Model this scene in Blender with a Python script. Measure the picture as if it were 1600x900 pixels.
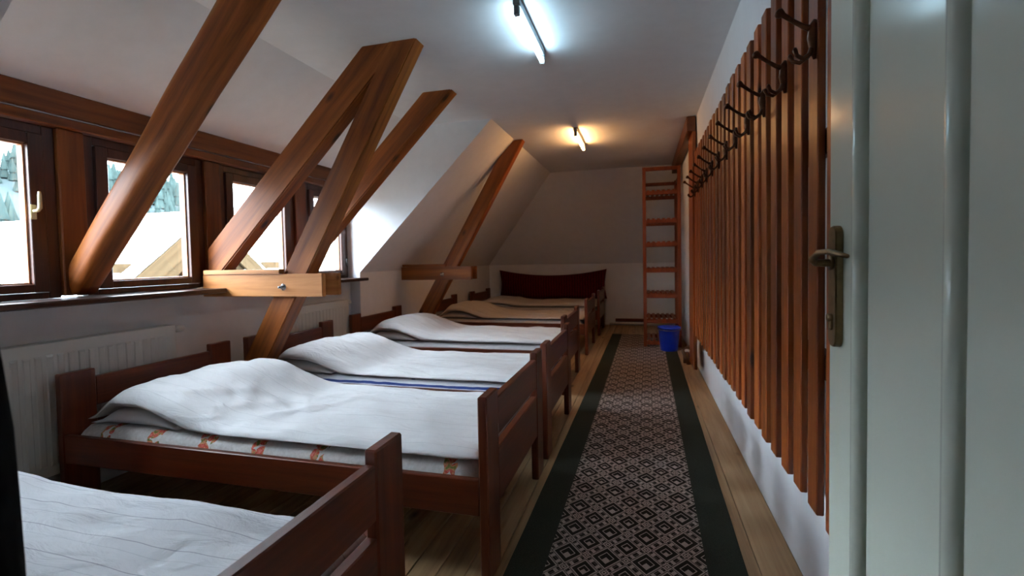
import bpy, bmesh, math, random
from mathutils import Vector, Matrix, noise
random.seed(7)
for o in list(bpy.data.objects): bpy.data.objects.remove(o, do_unlink=True)
SC = bpy.context.scene
COL = SC.collection

# ------------------------------------------------------------------ camera
FPX, PY, YAW, PITCH, ROLL, CAMH = 748.0, 432.0, -.26627, -.0355, -.0192, 1.15
Fw = Vector((math.sin(YAW)*math.cos(PITCH), math.cos(YAW)*math.cos(PITCH), math.sin(PITCH)))
r0 = Fw.cross(Vector((0, 0, 1))).normalized(); u0 = r0.cross(Fw)
rt = r0*math.cos(ROLL)+u0*math.sin(ROLL); up = -r0*math.sin(ROLL)+u0*math.cos(ROLL)
cam = bpy.data.cameras.new('camera'); camo = bpy.data.objects.new('camera', cam); COL.objects.link(camo)
M = Matrix((rt, up, -Fw)).transposed().to_4x4(); M.translation = (0, 0, CAMH); camo.matrix_world = M
cam.sensor_fit = 'HORIZONTAL'; cam.sensor_width = 36.0; cam.lens = 36*FPX/1600; cam.shift_y = (PY-450)/1600
cam.clip_start = .02; cam.clip_end = 400
cam.dof.use_dof = True; cam.dof.focus_distance = 1.6; cam.dof.aperture_fstop = 4.5
SC.camera = camo

# ------------------------------------------------------------------ world (bright overcast winter sky) and exposure
W = bpy.data.worlds.new('world'); SC.world = W; W.use_nodes = True
wn = W.node_tree; wn.nodes.clear()
wo = wn.nodes.new('ShaderNodeOutputWorld'); wb = wn.nodes.new('ShaderNodeBackground')
wb.inputs[0].default_value = (.72, .87, 1.0, 1); SKY = 41.0   # even, hazy overcast sky
wb.inputs[1].default_value = SKY
wn.links.new(wb.outputs[0], wo.inputs[0])
vs = SC.view_settings; vs.view_transform = 'Standard'; vs.look = 'None'; vs.exposure = 0.12; vs.gamma = 1.0; vs.use_curve_mapping = False
COOL_STRENGTH, WARM_STRENGTH = 32.0, 76.0

# ------------------------------------------------------------------ material helpers
def srgb(r, g, b):
    def c(v):
        v /= 255.0
        return v/12.92 if v <= .04045 else ((v+.055)/1.055)**2.4
    return (c(r), c(g), c(b), 1)
class NT:
    def __init__(s, name):
        s.m = bpy.data.materials.new(name); s.m.use_nodes = True; s.t = s.m.node_tree; s.t.nodes.clear()
        s.out = s.n('ShaderNodeOutputMaterial'); s.p = s.n('ShaderNodeBsdfPrincipled'); s.l(s.p.outputs[0], s.out.inputs[0])
    def n(s, k, **kw):
        x = s.t.nodes.new(k)
        for a, b in kw.items(): setattr(x, a, b)
        return x
    def l(s, a, b): s.t.links.new(a, b)
    def math(s, op, a, b=None, c=None):
        x = s.n('ShaderNodeMath', operation=op)
        for i, v in enumerate((a, b, c)):
            if v is None: continue
            if isinstance(v, (int, float)): x.inputs[i].default_value = v
            else: s.l(v, x.inputs[i])
        return x.outputs[0]
    def mix(s, fac, a, b, blend='MIX'):
        x = s.n('ShaderNodeMix', data_type='RGBA', blend_type=blend)
        for i, v in ((0, fac), (6, a), (7, b)):
            if isinstance(v, (int, float)): x.inputs[i].default_value = v
            elif isinstance(v, tuple): x.inputs[i].default_value = v
            else: s.l(v, x.inputs[i])
        return x.outputs[2]
    def ramp(s, fac, stops):
        x = s.n('ShaderNodeValToRGB'); e = x.color_ramp.elements
        e[0].position, e[0].color = stops[0]; e[1].position, e[1].color = stops[-1]
        for p, c in stops[1:-1]:
            q = e.new(p); q.color = c
        s.l(fac, x.inputs[0]); return x.outputs[0]
    def coords(s, scale=(1, 1, 1), rnd=True):
        tc = s.n('ShaderNodeTexCoord'); v = tc.outputs['Object']
        mp = s.n('ShaderNodeMapping'); mp.inputs['Scale'].default_value = scale
        if rnd:
            oi = s.n('ShaderNodeObjectInfo'); cv = s.n('ShaderNodeCombineXYZ')
            k = s.math('MULTIPLY', oi.outputs['Random'], 37.0)
            for i in range(3): s.l(k, cv.inputs[i])
            ad = s.n('ShaderNodeVectorMath', operation='ADD'); s.l(v, ad.inputs[0]); s.l(cv.outputs[0], ad.inputs[1]); v = ad.outputs[0]
        s.l(v, mp.inputs[0]); return mp.outputs[0]
    def noise(s, vec, scale, detail=4, rough=.6, dist=0):
        x = s.n('ShaderNodeTexNoise'); x.inputs['Scale'].default_value = scale; x.inputs['Detail'].default_value = detail
        x.inputs['Roughness'].default_value = rough; x.inputs['Distortion'].default_value = dist
        s.l(vec, x.inputs['Vector']); return x.outputs[0]
    def bump(s, h, strength, dist=.01):
        b = s.n('ShaderNodeBump'); b.inputs['Strength'].default_value = strength; b.inputs['Distance'].default_value = dist
        s.l(h, b.inputs['Height']); s.l(b.outputs[0], s.p.inputs['Normal'])
    def set(s, col=None, rough=None, metal=None, spec=None, coat=None):
        for k, v in (('Base Color', col), ('Roughness', rough), ('Metallic', metal), ('Specular IOR Level', spec), ('Coat Weight', coat)):
            if v is None: continue
            if isinstance(v, (int, float, tuple)): s.p.inputs[k].default_value = v
            else: s.l(v, s.p.inputs[k])
def plain(name, col, rough=.5, metal=0, nscale=30, var=.08, bump=.05, spec=None):
    t = NT(name); v = t.coords(); n = t.noise(v, nscale)
    d = tuple(c*(1-var) for c in col[:3])+(1,); l = tuple(min(1, c*(1+var)) for c in col[:3])+(1,)
    t.set(t.ramp(n, [(.3, d), (.7, l)]), rough, metal, spec)
    if bump: t.bump(n, bump, .003)
    return t.m
def wood(name, dark, mid, light, axis=0, rough=.45, grain=1.0, knots=True, var=.35, bump=.12, spec=.4):
    t = NT(name); sc = [14*grain]*3; sc[axis] = .9*grain
    v = t.coords(tuple(sc)); n1 = t.noise(v, 1.0, 6, .65, .6)
    sc2 = [60*grain]*3; sc2[axis] = 2.0*grain
    v2 = t.coords(tuple(sc2)); n2 = t.noise(v2, 1.0, 3, .6)
    f = t.math('ADD', t.math('MULTIPLY', n1, .75), t.math('MULTIPLY', n2, .25))
    c = t.ramp(f, [(.32, dark), (.5, mid), (.68, light)])
    oi = t.n('ShaderNodeObjectInfo'); k = t.math('ADD', t.math('MULTIPLY', oi.outputs['Random'], var), 1-var*.5)
    hs = t.n('ShaderNodeHueSaturation'); t.l(k, hs.inputs['Value']); t.l(c, hs.inputs['Color']); c = hs.outputs[0]
    if knots:
        sk = [5.0]*3; sk[axis] = 2.2
        vk = t.coords(tuple(sk)); vo = t.n('ShaderNodeTexVoronoi'); vo.inputs['Scale'].default_value = 1.0; t.l(vk, vo.inputs['Vector'])
        kf = t.ramp(vo.outputs['Distance'], [(.05, (1, 1, 1, 1)), (.13, (0, 0, 0, 1))])
        c = t.mix(kf, c, tuple(x*.35 for x in dark[:3])+(1,))
    t.set(c, rough, spec=spec); t.bump(f, bump, .003); return t.m

MAT = {}
MAT['plaster'] = plain('white_plaster', srgb(236, 237, 240), .85, 0, 9, .025, .08, .2)
MAT['beam'] = wood('beam_wood', srgb(80, 36, 9), srgb(130, 68, 22), srgb(160, 94, 36), 0, .5, .8, True, .16, .2, .25)
MAT['frame_wood'] = wood('window_timber', srgb(70, 33, 10), srgb(106, 55, 20), srgb(128, 71, 28), 2, .5, .9, True, .15, .12, .25)
MAT['frame_wood_y'] = wood('header_timber', srgb(78, 38, 11), srgb(112, 58, 21), srgb(132, 73, 29), 1, .5, .9, True, .12, .12, .25)
MAT['pine'] = wood('pale_pine_tie', srgb(112, 62, 26), srgb(160, 100, 52), srgb(186, 126, 72), 0, .5, .7, True, .1, .15, .25)
MAT['sash'] = wood('dark_window_wood', srgb(46, 22, 13), srgb(68, 34, 19), srgb(84, 44, 26), 2, .4, 1.1, False, .15, .08)
MAT['sill'] = wood('dark_sill_wood', srgb(40, 20, 14), srgb(58, 31, 21), srgb(74, 40, 28), 1, .28, 1.0, False, .05, .06)
MAT['reveal'] = wood('warm_reveal_wood', srgb(150, 96, 60), srgb(178, 122, 82), srgb(195, 140, 98), 2, .45, 1.0, False, .1, .05)
for a, n in ((0, 'x'), (1, 'y'), (2, 'z')):
    MAT['bed'+n] = wood('bed_wood_'+n, srgb(66, 26, 11), srgb(96, 41, 19), srgb(120, 56, 28), a, .34, 1.0, False, .16, .08, .45)
MAT['slat'] = wood('slat_wood', srgb(86, 36, 10), srgb(138, 66, 22), srgb(168, 92, 36), 2, .36, 1.3, True, .75, .1)
MAT['rail'] = wood('slat_rail_wood', srgb(74, 36, 15), srgb(104, 55, 26), srgb(128, 70, 34), 1, .45, 1.2, False, .2)
MAT['rack'] = wood('rack_wood', srgb(98, 42, 16), srgb(128, 58, 24), srgb(148, 74, 34), 2, .45, 1.0, False, .1, .06)
MAT['plank'] = wood('floor_plank_wood', srgb(140, 108, 76), srgb(178, 144, 104), srgb(198, 168, 128), 1, .42, .8, True, .18, .1, .35)
MAT['gap'] = plain('dark_subfloor', srgb(26, 20, 15), .9)
MAT['radiator'] = plain('radiator_enamel', srgb(216, 214, 208), .38, 0, 4, .02, .0)
MAT['enamel'] = plain('white_plastic', srgb(225, 224, 220), .35, 0, 4, .02, 0)
MAT['door'] = plain('glossy_door_paint', srgb(224, 231, 216), .16, 0, 2.5, .025, .03, .5)
MAT['brass'] = plain('aged_bronze', srgb(120, 96, 66), .38, .9, 60, .25, .1)
MAT['bronze'] = plain('dark_bronze', srgb(92, 60, 42), .32, .85, 60, .2, .05)
MAT['steel'] = plain('zinc_steel', srgb(180, 182, 184), .25, .95, 60, .1, .05)
MAT['ivory'] = plain('ivory_handle', srgb(196, 182, 140), .4, 0, 20, .05, 0)
MAT['bucket'] = plain('blue_plastic', srgb(22, 62, 196), .42, 0, 20, .08, .03)
MAT['red'] = None
MAT['grey_metal'] = plain('grey_lamp_metal', srgb(120, 124, 128), .45, .2, 20, .05, 0)
MAT['pipe'] = plain('pipe_paint', srgb(104, 78, 58), .5, 0, 30, .2, .1)

def sheet(name, base, line, spacing, width, tint=None):
    t = NT(name); tc = t.n('ShaderNodeTexCoord'); sp = t.n('ShaderNodeSeparateXYZ'); t.l(tc.outputs['Object'], sp.inputs[0])
    v = t.coords((1, 1, 1)); wob = t.math('MULTIPLY', t.math('SUBTRACT', t.noise(v, 2.2, 2), .5), .03)
    y = t.math('ADD', sp.outputs[1], wob)
    fr = t.math('FRACT', t.math('MULTIPLY', y, 1/spacing)); m1 = t.math('LESS_THAN', fr, width/spacing)
    fr2 = t.math('FRACT', t.math('ADD', t.math('MULTIPLY', y, 1/spacing), .37)); m2 = t.math('MULTIPLY', t.math('LESS_THAN', fr2, width/spacing*.8), .4)
    m = t.math('MAXIMUM', m1, m2)
    n = t.noise(v, 3.5, 3); c0 = t.ramp(n, [(.3, tuple(c*.93 for c in base[:3])+(1,)), (.7, base)])
    t.set(t.mix(t.math('MULTIPLY', m, .75), c0, line), .85, spec=.15)
    vw = t.coords((5, 11, 8)); n2 = t.noise(vw, 1.0, 5, .55, 1.2); t.bump(n2, .55, .022)
    return t.m
MAT['sheet'] = sheet('striped_white_cotton', srgb(208, 208, 211), srgb(140, 140, 150), .095, .0028)
MAT['sheet_b'] = sheet('white_cotton', srgb(214, 212, 212), srgb(186, 184, 186), .12, .003)
MAT['sheet_c'] = sheet('cream_cotton', srgb(210, 200, 190), srgb(196, 186, 178), .12, .003)
MAT['pillow'] = plain('pillow_cotton', srgb(216, 214, 214), .85, 0, 12, .05, .3, .15)
def floral():
    t = NT('floral_mattress'); tc = t.n('ShaderNodeTexCoord'); sp = t.n('ShaderNodeSeparateXYZ'); t.l(tc.outputs['Object'], sp.inputs[0])
    v = t.coords((1, 1, 1), False)
    wob = t.math('MULTIPLY', t.math('SUBTRACT', t.noise(v, 9, 2), .5), .09)
    fr = t.math('FRACT', t.math('MULTIPLY', t.math('ADD', sp.outputs[0], wob), 1/.285)); band = t.math('LESS_THAN', fr, .24)
    vo = t.n('ShaderNodeTexVoronoi'); vo.inputs['Scale'].default_value = 24; t.l(v, vo.inputs['Vector'])
    pet = t.math('LESS_THAN', vo.outputs['Distance'], .62)
    n = t.noise(v, 38, 2); col = t.ramp(n, [(.36, srgb(112, 120, 60)), (.46, srgb(214, 150, 110)), (.55, srgb(196, 70, 58)), (.66, srgb(222, 130, 116))])
    base = t.ramp(t.noise(v, 60, 2), [(.3, srgb(206, 202, 198)), (.7, srgb(226, 224, 222))])
    t.set(t.mix(t.math('MULTIPLY', band, pet), base, col), .85, spec=.15)
    t.bump(t.noise(t.coords((60, 8, 8), False), 1, 2), .3, .006); return t.m
MAT['floral'] = floral()
def bluestripe():
    t = NT('blue_striped_mattress'); tc = t.n('ShaderNodeTexCoord'); sp = t.n('ShaderNodeSeparateXYZ'); t.l(tc.outputs['Object'], sp.inputs[0])
    v = t.coords((1, 1, 1), False); w = t.math('MULTIPLY', t.math('SUBTRACT', t.noise(v, 5, 2), .5), .02)
    z = t.math('ADD', sp.outputs[2], w); fr = t.math('FRACT', t.math('MULTIPLY', z, 1/.036))
    c = t.mix(t.math('LESS_THAN', fr, .38), srgb(222, 224, 232), srgb(60, 78, 140))
    t.set(c, .85, spec=.15); t.bump(t.noise(v, 20, 3), .2, .006); return t.m
MAT['bluestripe'] = bluestripe()
MAT['plain_mattress'] = plain('grey_mattress_cloth', srgb(190, 186, 186), .9, 0, 20, .08, .2, .1)
def redcloth():
    t = NT('dark_red_cloth'); v = t.coords((1, 1, 1), False)
    w = t.n('ShaderNodeTexWave'); w.inputs['Scale'].default_value = 7; w.inputs['Distortion'].default_value = 2; t.l(v, w.inputs['Vector'])
    n = t.noise(v, 25, 3); f = t.math('ADD', t.math('MULTIPLY', w.outputs[1], .4), t.math('MULTIPLY', n, .6))
    t.set(t.ramp(f, [(.3, srgb(58, 8, 12)), (.7, srgb(92, 14, 18))]), .9, spec=.1); t.bump(n, .2, .005); return t.m
MAT['red'] = redcloth()
def garment():
    t = NT('dark_garment_cloth'); v = t.coords((1, 1, 1), False); n = t.noise(v, 6, 2, .5)
    t.set(t.ramp(n, [(.5, srgb(12, 10, 10)), (.56, srgb(24, 22, 14)), (.64, srgb(92, 84, 42))]), .9, spec=.1); t.bump(t.noise(v, 80, 2), .2, .004); return t.m
MAT['garment'] = garment()
def rug_mat():
    t = NT('patterned_runner'); tc = t.n('ShaderNodeTexCoord'); sp = t.n('ShaderNodeSeparateXYZ'); t.l(tc.outputs['Object'], sp.inputs[0])
    x, y = sp.outputs[0], sp.outputs[1]
    mask = t.math('LESS_THAN', t.math('ABSOLUTE', x), .288)
    a0 = t.math('MULTIPLY', x, 1/.1475); b0 = t.math('MULTIPLY', y, 1/.181)
    a = t.math('ADD', t.math('ADD', a0, b0), 100.0); b = t.math('ADD', t.math('SUBTRACT', a0, b0), 100.0)
    fa = t.math('FRACT', a); fb = t.math('FRACT', b)
    par = t.math('MODULO', t.math('ADD', t.math('FLOOR', a), t.math('FLOOR', b)), 2.0)
    ca = t.math('SUBTRACT', fa, .5); cb = t.math('SUBTRACT', fb, .5)
    aa = t.math('ABSOLUTE', ca); ab = t.math('ABSOLUTE', cb)
    r = t.math('MULTIPLY', t.math('MAXIMUM', aa, ab), .92); r = t.math('ADD', r, t.math('MULTIPLY', par, .045))
    def rng(v, lo, hi): return t.math('MULTIPLY', t.math('GREATER_THAN', v, lo), t.math('LESS_THAN', v, hi))
    dark = rng(r, .195, .32)                                       # wide ring
    dark = t.math('MAXIMUM', dark, rng(r, .365, .39))              # thin outline
    L = t.math('MULTIPLY', t.math('LESS_THAN', r, .165), t.math('GREATER_THAN', t.math('MAXIMUM', ca, t.math('MULTIPLY', cb, -1.0)), .02))
    dark = t.math('MAXIMUM', dark, L)
    s = t.math('MINIMUM', aa, ab)                                  # position along the band
    key = t.math('MULTIPLY', rng(r, .41, .50), t.math('LESS_THAN', t.math('FRACT', t.math('MULTIPLY', s, 4.2)), .45))
    key = t.math('MULTIPLY', key, t.math('LESS_THAN', s, .36))
    dark = t.math('MAXIMUM', dark, key)
    cr = t.math('MAXIMUM', t.math('SUBTRACT', .5, aa), t.math('SUBTRACT', .5, ab))
    dark = t.math('MAXIMUM', dark, t.math('MAXIMUM', t.math('LESS_THAN', cr, .03), rng(cr, .075, .1)))
    v = t.coords((1, 1, 1), False); n = t.noise(v, 320, 2)
    lc = t.ramp(n, [(.3, srgb(168, 149, 141)), (.7, srgb(202, 183, 173))]); dc = t.ramp(n, [(.3, srgb(36, 32, 28)), (.7, srgb(52, 47, 40))])
    gc = t.ramp(n, [(.3, srgb(40, 42, 35)), (.7, srgb(60, 62, 53))])
    t.set(t.mix(mask, gc, t.mix(dark, lc, dc)), .95, spec=.1); t.bump(n, .3, .003); return t.m
MAT['rug'] = rug_mat()
def glass_mat():
    t = NT('window_glass'); tr = t.n('ShaderNodeBsdfTransparent'); gl = t.n('ShaderNodeBsdfGlossy'); gl.inputs['Roughness'].default_value = .01
    lw = t.n('ShaderNodeLayerWeight'); lw.inputs[0].default_value = .5; mx = t.n('ShaderNodeMixShader')
    fr = t.math('ADD', t.math('MULTIPLY', t.math('POWER', lw.outputs['Facing'], 5.0), .9), .03)
    t.l(fr, mx.inputs[0]); t.l(tr.outputs[0], mx.inputs[1]); t.l(gl.outputs[0], mx.inputs[2]); t.l(mx.outputs[0], t.out.inputs[0]); return t.m
MAT['glass'] = glass_mat()
def emit(name, col, strength):
    t = NT(name); e = t.n('ShaderNodeEmission'); e.inputs[0].default_value = col; e.inputs[1].default_value = strength
    t.l(e.outputs[0], t.out.inputs[0]); return t.m
MAT['tube_cool'] = emit('cool_tube', (.52, .82, 1.0, 1), COOL_STRENGTH)
MAT['tube_warm'] = emit('warm_tube', (1.0, .51, .19, 1), WARM_STRENGTH)
# outside
MAT['snow'] = plain('snow', srgb(236, 240, 244), .8, 0, 3, .03, .2)
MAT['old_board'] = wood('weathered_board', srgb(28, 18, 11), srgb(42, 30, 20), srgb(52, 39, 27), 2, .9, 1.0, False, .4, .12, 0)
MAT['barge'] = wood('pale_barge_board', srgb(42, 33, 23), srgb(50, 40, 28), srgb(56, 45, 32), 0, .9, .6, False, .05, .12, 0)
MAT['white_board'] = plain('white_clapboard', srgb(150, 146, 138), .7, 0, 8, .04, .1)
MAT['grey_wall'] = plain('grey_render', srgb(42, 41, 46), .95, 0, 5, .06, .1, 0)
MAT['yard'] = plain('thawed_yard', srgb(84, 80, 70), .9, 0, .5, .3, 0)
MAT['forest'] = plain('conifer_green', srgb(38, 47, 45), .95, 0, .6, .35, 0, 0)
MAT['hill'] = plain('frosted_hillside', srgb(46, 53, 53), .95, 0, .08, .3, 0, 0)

# ------------------------------------------------------------------ geometry helpers
WM = {}
def link(o, M, parent=None):
    COL.objects.link(o); WM[o.name] = M.copy()
    if parent is not None:
        o.parent = parent; o.matrix_basis = WM[parent.name].inverted() @ M
    else: o.matrix_basis = M
    return o
def tag(o, label=None, cat=None, group=None, kind=None):
    for k, v in (('label', label), ('category', cat), ('group', group), ('kind', kind)):
        if v: o[k] = v
    return o
def empty(name, loc, label=None, cat=None, group=None, kind=None):
    o = bpy.data.objects.new(name, None); o.empty_display_size = .1
    link(o, Matrix.Translation(loc)); return tag(o, label, cat, group, kind)
CACHE = {}
def bm_mesh(name, bm, mat, smooth=False):
    me = bpy.data.meshes.new(name); bm.normal_update(); bm.to_mesh(me); bm.free(); me.materials.append(mat)
    if smooth:
        for p in me.polygons: p.use_smooth = True
    return me
def box_mesh(name, d, mat, bev=.003):
    key = (tuple(round(x, 4) for x in d), mat.name, bev)
    if key in CACHE: return CACHE[key]
    bm = bmesh.new(); bmesh.ops.create_cube(bm, size=1); bmesh.ops.scale(bm, vec=d, verts=bm.verts)
    if bev: bmesh.ops.bevel(bm, geom=bm.edges[:], offset=min(bev, min(d)*.3), segments=1, affect='EDGES')
    CACHE[key] = bm_mesh(name, bm, mat); return CACHE[key]
def box(name, x, y, z, mat, parent=None, bev=.003):
    d = (x[1]-x[0], y[1]-y[0], z[1]-z[0]); o = bpy.data.objects.new(name, box_mesh(name, d, mat, bev))
    return link(o, Matrix.Translation(((x[0]+x[1])/2, (y[0]+y[1])/2, (z[0]+z[1])/2)), parent)
def prism(name, poly, off, mat, parent=None, bev=0, origin=None):
    """solid from a 3-D polygon pushed along off"""
    o0 = Vector(origin) if origin else Vector(poly[0]); off = Vector(off); bm = bmesh.new()
    a = [bm.verts.new(Vector(p)-o0) for p in poly]; b = [bm.verts.new(Vector(p)-o0+off) for p in poly]
    bm.faces.new(a); bm.faces.new(b[::-1]); n = len(a)
    for i in range(n): bm.faces.new((a[i], b[i], b[(i+1) % n], a[(i+1) % n]))
    bmesh.ops.recalc_face_normals(bm, faces=bm.faces)
    if bev: bmesh.ops.bevel(bm, geom=bm.edges[:], offset=bev, segments=1, affect='EDGES')
    return link(bpy.data.objects.new(name, bm_mesh(name, bm, mat)), Matrix.Translation(o0), parent)
def tube(bm, pts, rad, seg=8, caps=True):
    pts = [Vector(p) for p in pts]; rs = rad if isinstance(rad, (list, tuple)) else [rad]*len(pts); rings = []; prev = None
    for i, p in enumerate(pts):
        t = (pts[min(i+1, len(pts)-1)]-pts[max(i-1, 0)]).normalized()
        ref = prev if prev is not None else (Vector((0, 0, 1)) if abs(t.z) < .9 else Vector((1, 0, 0)))
        u = (ref-t*ref.dot(t)).normalized(); w = t.cross(u); prev = u
        rings.append([bm.verts.new(p+(u*math.cos(2*math.pi*k/seg)+w*math.sin(2*math.pi*k/seg))*rs[i]) for k in range(seg)])
    for i in range(len(rings)-1):
        for k in range(seg): bm.faces.new((rings[i][k], rings[i][(k+1) % seg], rings[i+1][(k+1) % seg], rings[i+1][k]))
    if caps: bm.faces.new(rings[0][::-1]); bm.faces.new(rings[-1])
def tube_obj(name, pts, rad, mat, parent=None, seg=8, origin=(0, 0, 0)):
    bm = bmesh.new(); o0 = Vector(origin); tube(bm, [Vector(p)-o0 for p in pts], rad, seg)
    bmesh.ops.recalc_face_normals(bm, faces=bm.faces)
    return link(bpy.data.objects.new(name, bm_mesh(name, bm, mat, True)), Matrix.Translation(o0), parent)
def lathe_obj(name, prof, loc, mat, parent=None, seg=32, axis='Z'):
    bm = bmesh.new(); rings = []
    for r, z in prof:
        rings.append([bm.verts.new((r*math.cos(2*math.pi*k/seg), r*math.sin(2*math.pi*k/seg), z)) for k in range(seg)])
    for i in range(len(rings)-1):
        for k in range(seg): bm.faces.new((rings[i][k], rings[i][(k+1) % seg], rings[i+1][(k+1) % seg], rings[i+1][k]))
    bm.faces.new(rings[0][::-1]); bm.faces.new(rings[-1]); bmesh.ops.recalc_face_normals(bm, faces=bm.faces)
    Mx = Matrix.Translation(loc)
    if axis == 'X': Mx = Mx @ Matrix.Rotation(math.pi/2, 4, 'Y')
    if axis == 'Y': Mx = Mx @ Matrix.Rotation(-math.pi/2, 4, 'X')
    return link(bpy.data.objects.new(name, bm_mesh(name, bm, mat, True)), Mx, parent)
def struct(o, kind='structure'):
    o['kind'] = kind; return o

# ------------------------------------------------------------------ room shell
ZC, YB, YBC, XK, XW, XS = 2.42, 8.30, 7.03, -2.69, -2.80, -1.30     # ceiling, back wall, back ceiling edge, knee wall, window wall, slope top
YD0, YD1 = 1.006, 4.16                                              # dormer cheeks
YF = .24                                                            # inner face of the wall with the door
XR0, XR1 = .545, .485                                               # right wall at floor / ceiling (leans in)
P = MAT['plaster']
# floor: planks on a dark sub floor
floor = struct(empty('floor', (-1.1, 3.5, 0)))
box('subfloor', (-2.95, .75), (-1.9, 8.5), (-.14, -.03), MAT['gap'], floor, 0)
edges = [.545, .404]
while edges[-1] > -2.85: edges.append(edges[-1]-.1041)
edges = [.70]+edges
for i in range(len(edges)-1):
    box('plank', (edges[i+1]+.0016, edges[i]-.0016), (-1.9, 8.45), (-.03, 0), MAT['plank'], floor, .0018)
# ceiling and slopes
struct(prism('ceiling', [(XS, -1.9, ZC), (.60, -1.9, ZC), (.60, YBC, ZC), (XS, YBC, ZC), (XS, YD1, ZC), (-2.06, YD1, ZC), (-2.06, YD0, ZC), (XS, YD0, ZC)], (0, 0, .14), P))
struct(prism('ceiling_slope_left', [(XK, YD1+.09, 1.05), (XK, YB, 1.05), (XS, YBC, ZC), (XS, YD1+.09, ZC)], (-.10, 0, .10), P))
struct(prism('ceiling_slope_front', [(XK, -.1, 1.05), (XK, YD0-.09, 1.05), (XS, YD0-.09, ZC), (XS, -.1, ZC)], (-.10, 0, .10), P))
struct(prism('ceiling_slope_back', [(XK, YB, 1.05), (.60, YB, 1.05), (.60, YBC, ZC), (XS, YBC, ZC)], (0, .10, .10), P))
struct(prism('ceiling_dormer', [(XW-.14, YD0-.02, 1.944), (XW-.14, YD1+.02, 1.944), (-2.06, YD1+.02, ZC), (-2.06, YD0-.02, ZC)], (-.06, 0, .12), P))
cheek = [(XK, 1.05), (XS, ZC), (-2.06, ZC), (XW, 2.02), (XW-.14, 1.944), (XW-.14, 0), (XK, 0)]
struct(prism('wall_cheek_far', [(x, YD1, z) for x, z in cheek], (0, .09, 0), P))
struct(prism('wall_cheek_near', [(x, YD0, z) for x, z in cheek], (0, -.09, 0), P))
# walls
wl = struct(empty('wall_left', (XK, 4.0, 0)))
box('knee_wall', (XK-.12, XK), (YD1+.09, YB+.1), (-.03, 1.05), P, wl, 0)
box('knee_wall', (XK-.12, XK), (-.1, YD0-.09), (-.03, 1.05), P, wl, 0)
box('parapet', (XW-.14, XW), (YD0, YD1), (-.03, .97), P, wl, 0)
struct(box('wall_back', (XK-.12, .7), (YB, YB+.12), (-.03, 1.05), P, None, 0))
struct(prism('wall_right', [(XR0, -1.9, 0), (XR1, -1.9, ZC), (XR1+.2, -1.9, ZC), (XR0+.2, -1.9, 0)], (0, YB+2.0, 0), P))
wf = struct(empty('wall_front', (-1.2, YF, 0)))
box('wall_panel', (-2.85, -.50), (YF-.2, YF), (-.03, 2.5), P, wf, 0)
box('wall_panel', (.45, .6), (YF-.2, YF), (-.03, 2.5), P, wf, 0)
box('lintel', (-.50, .45), (YF-.2, YF), (2.08, 2.5), P, wf, 0)
hall = struct(empty('wall_hall', (0, -1.2, 0)))
box('wall_panel', (-1.45, -1.35), (-1.95, YF-.2), (-.03, 2.5), P, hall, 0)
box('wall_panel', (-1.35, .7), (-1.98, -1.88), (-.03, 2.5), P, hall, 0)
struct(box('ceiling_hall', (-1.45, XS), (-1.95, YF-.2), (ZC, ZC+.12), P, None, 0))
# skirting and heating pipe on the back wall
struct(box('baseboard_back', (-.45, .50), (YB-.018, YB), (.062, .115), MAT['bedx']))
tag(tube_obj('heating_pipe', [(-.55, YB-.03, .035), (.47, YB-.03, .035)], .016, MAT['enamel'], None, 8, (-.1, YB-.03, .035)),
    'white heating pipe along the foot of the far back wall', 'pipe')

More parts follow.
